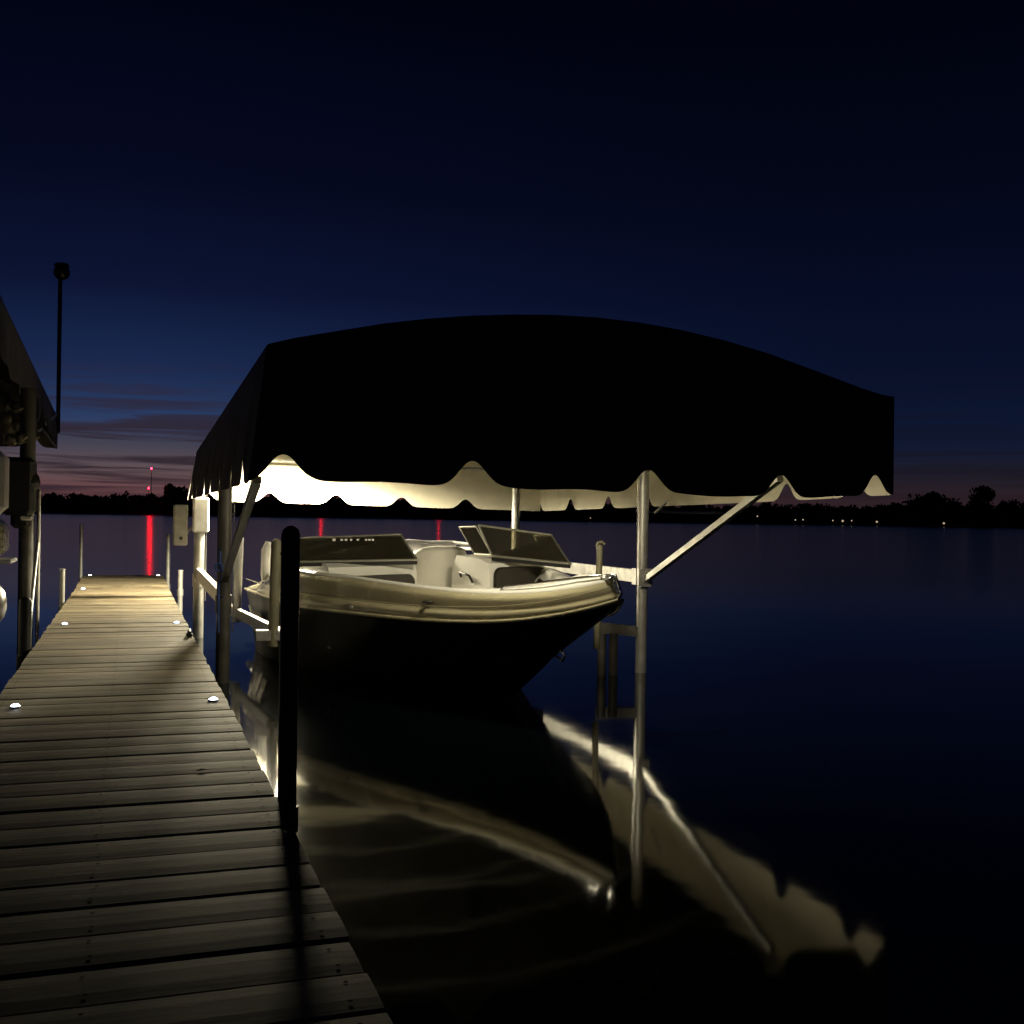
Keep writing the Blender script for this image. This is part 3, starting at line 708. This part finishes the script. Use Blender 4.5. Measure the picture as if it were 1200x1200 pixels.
# consoles: bodies behind the bow, with dark upholstered front panels
def P(x, y, a): return on_a(x, y, a*K)
def console(xa, xb, zt, name, dark, y0=2.9):
    mb = MB(); y1 = y0+.8
    prof_ = [(y0, .42), (y0+.02, zt-.10), (y0+.06, zt-.03), (y0+.18, zt), (y1-.1, zt+.02), (y1, zt-.10), (y1+.02, .42)]
    g = [[bp(xa, y, z) for y, z in prof_], [bp(xb, y, z) for y, z in prof_]]
    mb.grid(g, 0, False, flip=True)
    for xx, fl_ in ((xa, False), (xb, True)):
        f = tuple(range(len(prof_))); mb.add([bp(xx, y, z) for y, z in prof_], [f if fl_ else f[::-1]])
    o = bpart(mb, name, GEL)
    x0, x1, z0, z1 = dark; m2 = MB()
    n = 8; pts = []
    for cx, cz, a0 in ((x1-.06, z1-.06, 0), (x0+.06, z1-.06, 90), (x0+.06, z0+.06, 180), (x1-.06, z0+.06, 270)):
        for k in range(5): an = math.radians(a0+k*22.5); pts.append((cx+.06*math.cos(an), cz+.06*math.sin(an)))
    f_ = [bp(x, y0-.045, z) for x, z in pts]; b_ = [bp((x-(x0+x1)/2)*1.03+(x0+x1)/2, y0-.005, z+(z-(z0+z1)/2)*.04) for x, z in pts]; k = len(pts)
    m2.add(f_+b_, [tuple(range(k))]+[(i, i+k, (i+1) % k+k, (i+1) % k) for i in range(k)])
    bpart(m2, 'back_cushion', VINB, o)
    return o
console(-.93, -.15, 1.12, 'helm_console', (-.88, -.19, .62, 1.01), 3.0)
console(.36, .90, 1.13, 'passenger_console', (.40, .88, .62, 1.06), 2.62)
# passenger console walkway side trim + handle
mb = MB(); mb.tube([bp(.352, 2.95, .92), bp(.33, 2.98, .98), bp(.33, 3.18, 1.0), bp(.352, 3.2, .96)], .012, 8); bpart(mb, 'handle', BLACK)
# windshields
def wind(cs, name, lab):
    """cs: base-left, base-right, top-right, top-left (front panel) then optional side run"""
    grp = MB(); 
    a, b, c, d = cs
    fr = MB()
    fr.tube([a, b], .016, 8); fr.tube([b, c], .010, 8); fr.tube([c, d], .012, 8); fr.tube([d, a], .010, 8)
    o = bpart(fr, name, [CHROME if False else FRAME], lab=lab)
    n = (b-a).cross(d-a).normalized()*.003
    m = MB(); m.add([a-n, b-n, c-n, d-n, a+n, b+n, c+n, d+n], [(0, 3, 2, 1), (4, 5, 6, 7), (0, 1, 5, 4), (1, 2, 6, 5), (2, 3, 7, 6), (3, 0, 4, 7)])
    bpart(m, 'pane', GLASS, o); return o
FRAME = mat('satin windshield frame', (.52, .51, .44), .3, metal=.7)
a = P(345, 659, 9.50); b = P(489, 656.5, 9.25); c = P(470, 626.5, 9.52); d = P(350, 631, 9.76)
wind((a, b, c, d), 'windshield', 'tinted windshield in front of the helm')
e_ = a+Vector((-.03, 1.0, -.0)); f_ = d+Vector((-.02, .7, -.04)); wind((e_, a, d, f_), 'side_window', None)
DASHM = MB(); DASHM.beam(a+Vector((0, .0, -.022)), b+Vector((0, 0, -.022)), .03, .035)
bpart(DASHM, 'windshield_gasket', BLACK); DASHM = MB()
a = P(577, 652, 9.15); b = P(668, 661, 8.62); c = P(646, 627, 9.0); d = P(561, 615.5, 9.42)
wind((a, b, c, d), 'windshield', 'tinted windshield in front of the passenger seat')
e_ = b+Vector((.12, .9, .0)); f_ = c+Vector((.12, .8, -.02)); wind((b, e_, f_, c), 'side_window', None)
DASHM.beam(a+Vector((0, .0, -.022)), b+Vector((0, 0, -.022)), .03, .035)
bpart(DASHM, 'windshield_gasket', BLACK)
# open centre pane folded back
A1 = P(561, 616, 9.44); A2 = P(580, 651, 9.18)
wind((A2+Vector((-.015, .02, 0)), A2+Vector((-.10, .32, .0)), A1+Vector((-.10, .32, -.02)), A1+Vector((-.015, .03, -.01))), 'walkway_window', None)
# instrument hood and wheel
mb = MB()
hc = bp(-.55, 3.35, 1.11); g = []
for i in range(9):
    t = i/8; g.append([hc+Vector(((t-.5)*.62, -.12+.4*s/4, (.14*math.sin(math.pi*t)**.8)*(1-.25*abs(s/4-.4)))) for s in range(5)])
mb.grid(g); bpart(mb, 'instrument_hood', GEL)
mb = MB(); wc = bp(-.55, 3.80, 1.12); nrm = Vector((0, .82, .57)); ux = Vector((1, 0, 0)); uy = nrm.cross(ux)
mb.tube([wc+(ux*math.cos(t*math.pi/12)+uy*math.sin(t*math.pi/12))*.17 for t in range(25)], .014, 8)
for k in range(3): an = k*2.094+.5; mb.tube([wc-nrm*.03, wc+(ux*math.cos(an)+uy*math.sin(an))*.165], .010, 6)
mb.tube([wc-nrm*.16, wc-nrm*.02], .02, 8); bpart(mb, 'steering_wheel', BLACK)
# row of pale marks along the top of the helm windshield
for k, xx in enumerate((391.5, 400.5, 405.5, 411.5, 419.5, 429, 433, 437)):
    mb = MB(); q = P(xx, 632.6, 9.40); wd = .022 if k == 0 else .017; mb.box(q, (wd*1.3, .002, wd)); bpart(mb, 'pale_mark', PVC)
# cockpit seats
def seat(x, y, yaw, lab=None):
    rot = Matrix.Rotation(yaw, 3, 'Z'); mb = MB(); c = bp(x, y, .42)
    def T(p): return c+rot@Vector(p)
    mb.tube([T((0, 0, 0)), T((0, 0, .3))], .05, 12); s_ = bpart(mb, 'seat_base', CHROME)
    m2 = MB(); prof2 = [(-.27, .30), (-.29, .36), (-.25, .43), (.1, .44), (.22, .42), (.24, .34), (.2, .3)]
    for sx in range(1):
        g = []
        for i, xx in enumerate((-.27, -.25, -.15, .15, .25, .27)):
            k = .9 if i in (0, 5) else 1; g.append([T((xx, yy*k, .36+(zz-.36)*k)) for yy, zz in prof2+[prof2[0]]])
        m2.grid(g, flip=True); m2.add([p for p in g[0]], [tuple(range(len(g[0])-1))]); m2.add([p for p in g[-1]], [tuple(range(len(g[0])-2, -1, -1))])
    bpart(m2, 'seat_cushion', VINW)
    # wrap round bolster back
    m3 = MB(); g = []
    for i in range(15):
        t = -1+2*i/14; an = t*1.9; R_ = .27
        bx, by = math.sin(an)*R_, .02+math.cos(an)*R_*.95; hgt = .88-.16*abs(t)**3
        nx_, ny_ = math.sin(an), math.cos(an)
        g.append([T((bx-nx_*.05, by-ny_*.05, .42)), T((bx-nx_*.05, by-ny_*.05, hgt-.05)), T((bx-nx_*.02, by-ny_*.02, hgt)), T((bx+nx_*.03, by+ny_*.03, hgt-.01)), T((bx+nx_*.055, by+ny_*.055, hgt-.06)), T((bx+nx_*.05, by+ny_*.05, .36))])
    m3.grid(g); m3.add(g[0], [tuple(range(6))]); m3.add(g[-1], [tuple(range(5, -1, -1))])
    bpart(m3, 'seat_back', VINW)
seat(.42, 3.95, math.radians(188)); seat(-.55, 4.35, math.radians(8))
mb = MB(); mb.bbox(bp(0, 4.75, .62), (1.4, .5, .34), .05); mb.bbox(bp(0, 5.08, .76), (1.4, .16, .30), .05); bpart(mb, 'stern_bench', VINW)
mb = MB(); mb.bbox(bp(0, 5.6, .36), (2.1, .5, .06), .02); bpart(mb, 'swim_platform', GEL)
# side coaming cushions in the cockpit
for sx in (-.82, .82):
    mb = MB(); mb.beam(bp(sx, 3.7, .84), bp(sx*.92, 4.7, .82), .08, .20); bpart(mb, 'side_bolster', VINW)
# folded bimini in its grey boot, lying across the stern
a = P(455, 641, 11.3); b = P(534, 639, 11.25)
d_ = (b-a); mb = MB(); pts = []; rr = []
A0 = a-d_*1.25
for i in range(19):
    t = i/18; p = A0.lerp(b, t); p = p+Vector((0, .02*math.sin(t*9), .02*math.sin(t*5)+.012*math.sin(t*21)))
    pts.append(p); rr.append((.07+.022*math.sin(t*math.pi))*(1+.12*math.sin(t*17)))
mb.tube(pts, rr, 14); bpart(mb, 'folded_bimini', GREYC)
mb = MB(); e1 = P(566, 644, 10.9); e2 = P(575, 656, 10.1)
mb.tube([b+Vector((-.05, 0, .03)), P(562, 639, 11.05), e2], .022, 8); mb.tube([b+Vector((-.05, 0, -.03)), e1, P(573, 660, 10.0)], .02, 8); mb.ball(P(563, 641, 11.0), .06, n=10)
bpart(mb, 'bimini_bracket', PVC)
# stern light pole / fender at the starboard quarter
q = P(311, 655, 11.2); mb = MB(); mb.tube([q+Vector((0, 0, -.28)), q+Vector((0, 0, -.16)), q+Vector((.01, 0, .1)), q+Vector((.03, 0, .19))], [.03, .05, .055, .03], 12); bpart(mb, 'stern_fender', PVC)
# hull graphic at the starboard quarter
mb = MB()
for i, (y0, y1, zb, zt, sl) in enumerate(((4.4, 4.6, .36, .60, .3), (4.66, 4.82, .32, .58, .3), (4.9, 5.1, .36, .62, .3))):
    def sp_(y, z):
        s = (z-.08)/(zrub(y)-.08); x = 1.03+(1.15-1.03)*s; return bp(-(x+.02-.08*max(0, (y-4.2))), y, z)
    mb.add([sp_(y0, zb), sp_(y1, zb), sp_(y1+sl*.6, zt), sp_(y0+sl*.6, zt)], [(0, 1, 2, 3)])
bpart(mb, 'hull_stripe', GELB)
# strap line at port bow, tow eye
mb = MB(); mb.tube([bp(0, .74, .60), bp(0, .68, .575), bp(0, .72, .53), bp(0, .80, .55)], .012, 8); bpart(mb, 'bow_eye', CHROME)

# ------------------------------------------------------------------ neighbouring lift on the left
nl = thing('boat_lift', (-2.2, 11, 0), 'unlit boat lift with dark canopy and mast beside the left edge of the dock', 'boat lift')
LL = -1.15
tN = on_l(-30, 285, LL); tF = on_l(68, 490, LL); hN = on_l(-25, 385, LL); hF = on_l(66, 523, LL)
ya, yb = on_l(-20, 400, LL).y, tF.y
zt0, zt1 = on_l(-20, 303, LL).z, tF.z; zh0, zh1 = on_l(3, 425, LL), hF.z
kh = (zh0.z-hF.z)/(zh0.y-hF.y)
W_ = 4.3; mb = MB(); g = []
def ntop(s, t):
    y = ya+(yb-ya)*s; z = zt0+(zt1-zt0)*s; return Vector((LL-W_*(1-t), y, z+1.0*math.sin(math.pi*min(1, (1-t)*1.0))**.8*.9))
for i in range(21): g.append([ntop(i/20, j/40) for j in range(41)])
mb.shell(g, (0, 0, -.008)); nc = part(mb, 'canopy_cover', [FAB_OUT, FAB_OUT], nl)
def nside(x, sgn):
    def f(t):
        y = ya+(yb-ya)*t; z = hF.z+kh*(y-hF.y)+sum(notch(y-(yb-.35-k*1.05), .22, .12) for k in range(9))
        return Vector((x, y, zt0+(zt1-zt0)*t)), Vector((x+sgn*.03*math.sin(y*5), y, z))
    return f
mb = MB(); mb.shell(panel(nside(LL, 1), 260, (-.006, 0, 0)), (-.006, 0, 0)); part(mb, 'side_valance', [FAB_OUT, FAB_ROLL], nc, nl)
mb = MB(); mb.shell(panel(nside(LL-W_, -1), 200, (.006, 0, 0), True), (.006, 0, 0)); part(mb, 'side_valance', [FAB_OUT, FAB_ROLL], nc, nl)
for s, y in ((0, ya), (1, yb)):
    def ec(t, s=s, y=y):
        z0 = hF.z+kh*(y-hF.y); l = LL-W_+W_*t
        p = ntop(s, t); return p, Vector((p.x, y, z0+sum(notch(l-(LL-.4-k*1.05), .2, .12) for k in range(5))))
    off = (0, .006, 0) if s == 0 else (0, -.006, 0)
    mb = MB(); mb.shell(panel(ec, 160, off, s == 1), off); part(mb, 'end_valance', [FAB_OUT, FAB_ROLL], nc, nl)
q = on_l(33, 640, LL+.02)
pq = on_d(31, 640, 12.2)
mb = MB(); mb.tube([(pq.x, pq.y, -1.2), (pq.x, pq.y, 2.85)], .082, 20); part(mb, 'post', ALUD, nl)
mb = MB(); mb.tube([(pq.x+.12, pq.y, -1.2), (pq.x+.12, pq.y, 1.75)], .022, 10); part(mb, 'post', ALU, nl)
for dx, y in ((-3.9, pq.y), (-3.9, pq.y-4), (-.0, pq.y-5.2)):
    mb = MB(); mb.tube([(pq.x+dx, y, -1.2), (pq.x+dx, y, 2.9)], .07, 16); part(mb, 'post', ALUD, nl)
mb = MB(); q = on_d(22, 570, 11.9); mb.bbox(q, (.34, .32, .62), .05); mb.bbox(q+Vector((.03, 0, -.36)), (.20, .22, .18), .04)
mb.ball(q+Vector((.13, -.06, .05)), .09, 1, 1, 1.3, 12); part(mb, 'winch_motor', BLACK, nl)
mb = MB(); q = on_d(31, 607, 11.7); mb.bbox(q, (.11, .12, .05), .015); part(mb, 'winch_handle', PVC, nl)
for (x0_, y0_, x1_, y1_, dd, rr_) in ((-6, 452, 24, 478, 10.5, .05), (2, 470, 14, 520, 11, .045), (-4, 505, 30, 512, 11.5, .05), (12, 486, 44, 512, 12.6, .045)):
    A = on_d(x0_, y0_, dd); B = on_d(x1_, y1_, dd); mb = MB()
    mb.tube([A.lerp(B, i/14)+Vector((0, 0, -.05*math.sin(math.pi*i/14)+.02*math.sin(i*2.1))) for i in range(15)], [rr_*(1+.35*math.sin(i*1.7)) for i in range(15)], 10); part(mb, 'bunched_fabric', FAB_ROLL, nl)
# bracing at far corner and mast with a ball lamp
A = on_l(45, 505, LL-.05); B = on_l(70, 481, LL+.02); mb = MB(); mb.beam(A, B, .03, .04); mb.beam(on_l(48, 500, LL-.1), on_l(66, 525, LL-.02), .025, .03); part(mb, 'brace', ALU, nl)
mast = on_l(68.3, 486, LL+.03); mt = on_l(70, 322, LL+.03)
pole = thing('lamp_pole', (mast.x, mast.y, mast.z), 'tall thin black pole with an unlit ball lamp beside the left canopy', 'lamp post')
mb = MB(); mb.tube([(mast.x, mast.y, mast.z-.3), (mast.x, mast.y, mt.z)], .033, 12); part(mb, 'pole', BLACK, pole)
mb = MB(); mb.ball((mast.x+.02, mast.y, mt.z+.07), .13, 1, 1, .95, 18); mb.tube([(mast.x+.02, mast.y, mt.z+.17), (mast.x+.02, mast.y, mt.z+.215)], [.13, .10], 16); part(mb, 'lamp_globe', mat('smoked globe', (.03, .028, .022), .25), pole)
# neighbouring boat, almost wholly out of frame: outboard and swim step
nb = thing('motorboat', (-2.6, 8.5, 0), 'white boat stern with platform cut off by the left edge of the picture', 'boat')
def e(x, y, d=9.2): return on_d(x, y, d)
q = e(-12, 565); mb = MB(); mb.bbox(q, (.26, .5, .55), .07); part(mb, 'engine_cowl', PVC, nb)
q = e(-8, 630); mb = MB(); mb.bbox(q, (.20, .5, .30), .05)
for k in range(3): mb.box(q+Vector((.095, 0, -.07+.06*k)), (.02, .5, .012))
part(mb, 'engine_midsection', GELB, nb)
q = e(-14, 657); mb = MB(); mb.bbox(q, (.40, .5, .035), .01); part(mb, 'swim_platform', ALU, nb)
q = e(-6, 708); mb = MB(); mb.ball(q, .17, .55, 1, 1, 14); part(mb, 'propeller_housing', ALU, nb)
mb = MB(); g = []
c0 = e(-60, 640, 9.6)
for i in range(9):
    s = i/8; wdt = .95*math.cos(s*1.35)**.6; g.append([Vector((c0.x-.7+x_*wdt, c0.y+.3-5.2*s, z_)) for x_, z_ in ((-1, 1.1), (-1.0, .75), (-.85, .35), (0, .1+.5*s*s), (.85, .35), (1.0, .75), (1, 1.1))])
mb.grid(g, flip=True); mb.add(g[0], [tuple(range(7))]); part(mb, 'hull', GEL, nb)

# ------------------------------------------------------------------ render settings
for o in list(bpy.data.objects):
    if '_o' in o: del o['_o']
vs_ = sc.view_settings; vs_.view_transform = 'Standard'; vs_.look = 'None'; vs_.exposure = 0; vs_.gamma = 1
